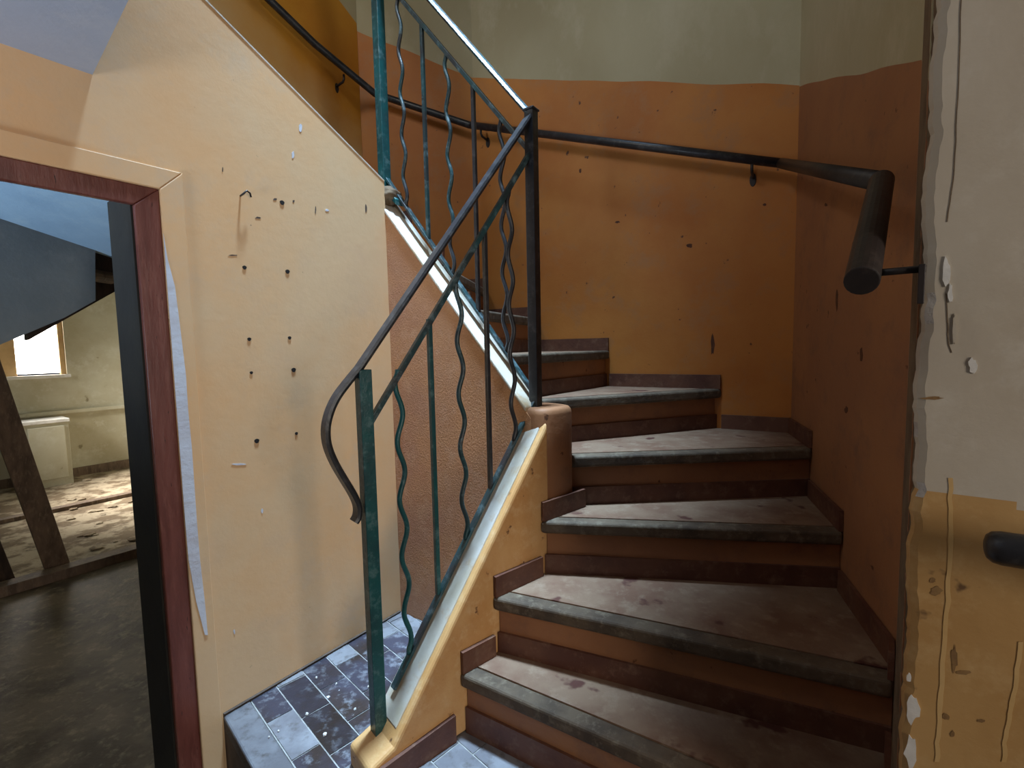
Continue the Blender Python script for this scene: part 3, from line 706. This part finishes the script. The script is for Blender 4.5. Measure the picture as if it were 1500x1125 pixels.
# ledge on far wall, step strips on floor
lu,lh = wall_px(120,603,VF)
bm = bmesh.new(); extr(bm, [P3(-3.4,VF-.05,lh),P3(uq,VF-.05,lh),P3(uq,VF-.05,lh+.04),P3(-3.4,VF-.05,lh+.04)], V3(I_*.06,0)); struct(link('trim_wall_ledge', bm, 'room_wall'))
bm = bmesh.new(); extr(bm, [P3(-3.4,VF-.02,FLOOR),P3(uq,VF-.02,FLOOR),P3(uq,VF-.02,FLOOR+.12),P3(-3.4,VF-.02,FLOOR+.12)], V3(I_*.03,0)); struct(link('baseboard_room', bm, 'grey_wood'))
for i,(y,hgt,wd_) in enumerate(((738,.05,.10),(832,.07,.12))):
    v_ = (onz(150,y,FLOOR)-W0).dot(I_)
    bm = bmesh.new(); extr(bm, [P3(-3.3,v_,FLOOR),P3(-3.3,v_+wd_,FLOOR),P3(-3.3,v_+wd_,FLOOR+hgt),P3(-3.3,v_,FLOOR+hgt)], V3(U_*(uq+3.2),0))
    o = link('floor_batten', bm, 'grey_wood', None, .004); o['label'] = ('dark floor batten nearer the far cream wall' if i==0 else 'dark floor batten nearer the doorway'); o['category'] = 'batten'
# low cupboard against the far wall
b0 = onz(72,715,FLOOR); vb = (b0-W0).dot(I_); ub0,_ = wall_px(36,660,vb); ub1,_ = wall_px(104,660,vb); _,hb1 = wall_px(65,617,vb)
cb = thing('low_cupboard', 'low cream cupboard with bright white top against the far wall', 'cupboard', P3((ub0+ub1)/2,(vb+VF)/2,FLOOR))
def cbox(name, ua,ub,v0,v1,h0,h1,mname,bev=.004):
    bm = bmesh.new(); extr(bm, [P3(ua,v0,h0),P3(ub,v0,h0),P3(ub,v0,h1),P3(ua,v0,h1)], V3(I_*(v1-v0),0)); return link(name, bm, mname, cb, bev)
cbox('body', ub0,ub1,vb,VF-.06,FLOOR,hb1-.03,'room_wall'); cbox('top', ub0-.02,ub1+.01,vb-.02,VF-.06,hb1-.03,hb1+.01,'white'); cbox('door', ub0+.04,ub1-.04,vb-.018,vb,FLOOR+.1,hb1-.07,'room_wall')
# leaning planks
def plank(p0, p1, w_, th, mname, label, name='leaning_plank'):
    bm = bmesh.new(); sweep(bm, [p0,p1], rectp(w_,th), upv=V3(I_,0)); o = link(name, bm, mname, None, .003)
    o['label'] = label; o['category'] = 'plank'; return o
g0 = V3(onz(86,838,FLOOR),FLOOR+.02); r_ = ray(-30,510); k_ = (g0.y-.45)/r_.y
plank(g0, Vector((r_.x*k_,r_.y*k_,r_.z*k_)), .13, .05, 'grey_wood', 'grey brown wooden plank leaning in the room, nearer the window')
g0t = Vector((r_.x*k_,r_.y*k_,r_.z*k_)); off = V3(-U_*.27+I_*.05, 0)
plank(g0+off, g0t+off, .12, .03, 'dark_wood', 'darker board leaning parallel behind the grey brown plank')
v1_ = (onz(150,826,FLOOR)-W0).dot(I_)
bm = bmesh.new(); prism(bm, [at(-3.4,v1_),at(uq,v1_),at(uq,VF),at(-3.4,VF)], FLOOR, FLOOR+.012); struct(link('floor_rubble_zone', bm, 'rubble_floor'))
# rubble on the room floor
for i in range(26):
    x = random.uniform(95,215); y = random.uniform(705,815); c = onz(x,y,FLOOR)
    s_ = random.uniform(.015,.05); bm = bmesh.new(); bmesh.ops.create_icosphere(bm, subdivisions=1, radius=s_)
    for v in bm.verts: v.co = Vector((v.co.x*random.uniform(.8,1.6), v.co.y*random.uniform(.8,1.4), v.co.z*.3))
    bmesh.ops.translate(bm, verts=bm.verts, vec=V3(c,FLOOR+.012+s_*.25)); o = link('plaster_rubble', bm, 'rubble_floor')
    o['label'] = 'flat lump of plaster rubble on the dirty floor of the far room'; o['category'] = 'rubble'; o['group'] = 'rubble on the far room floor'
# ------------------------------------------------------------------ put the lower floor at z = 0
for o in list(C.objects):
    if o.parent is None: o.location.z += -FLOOR
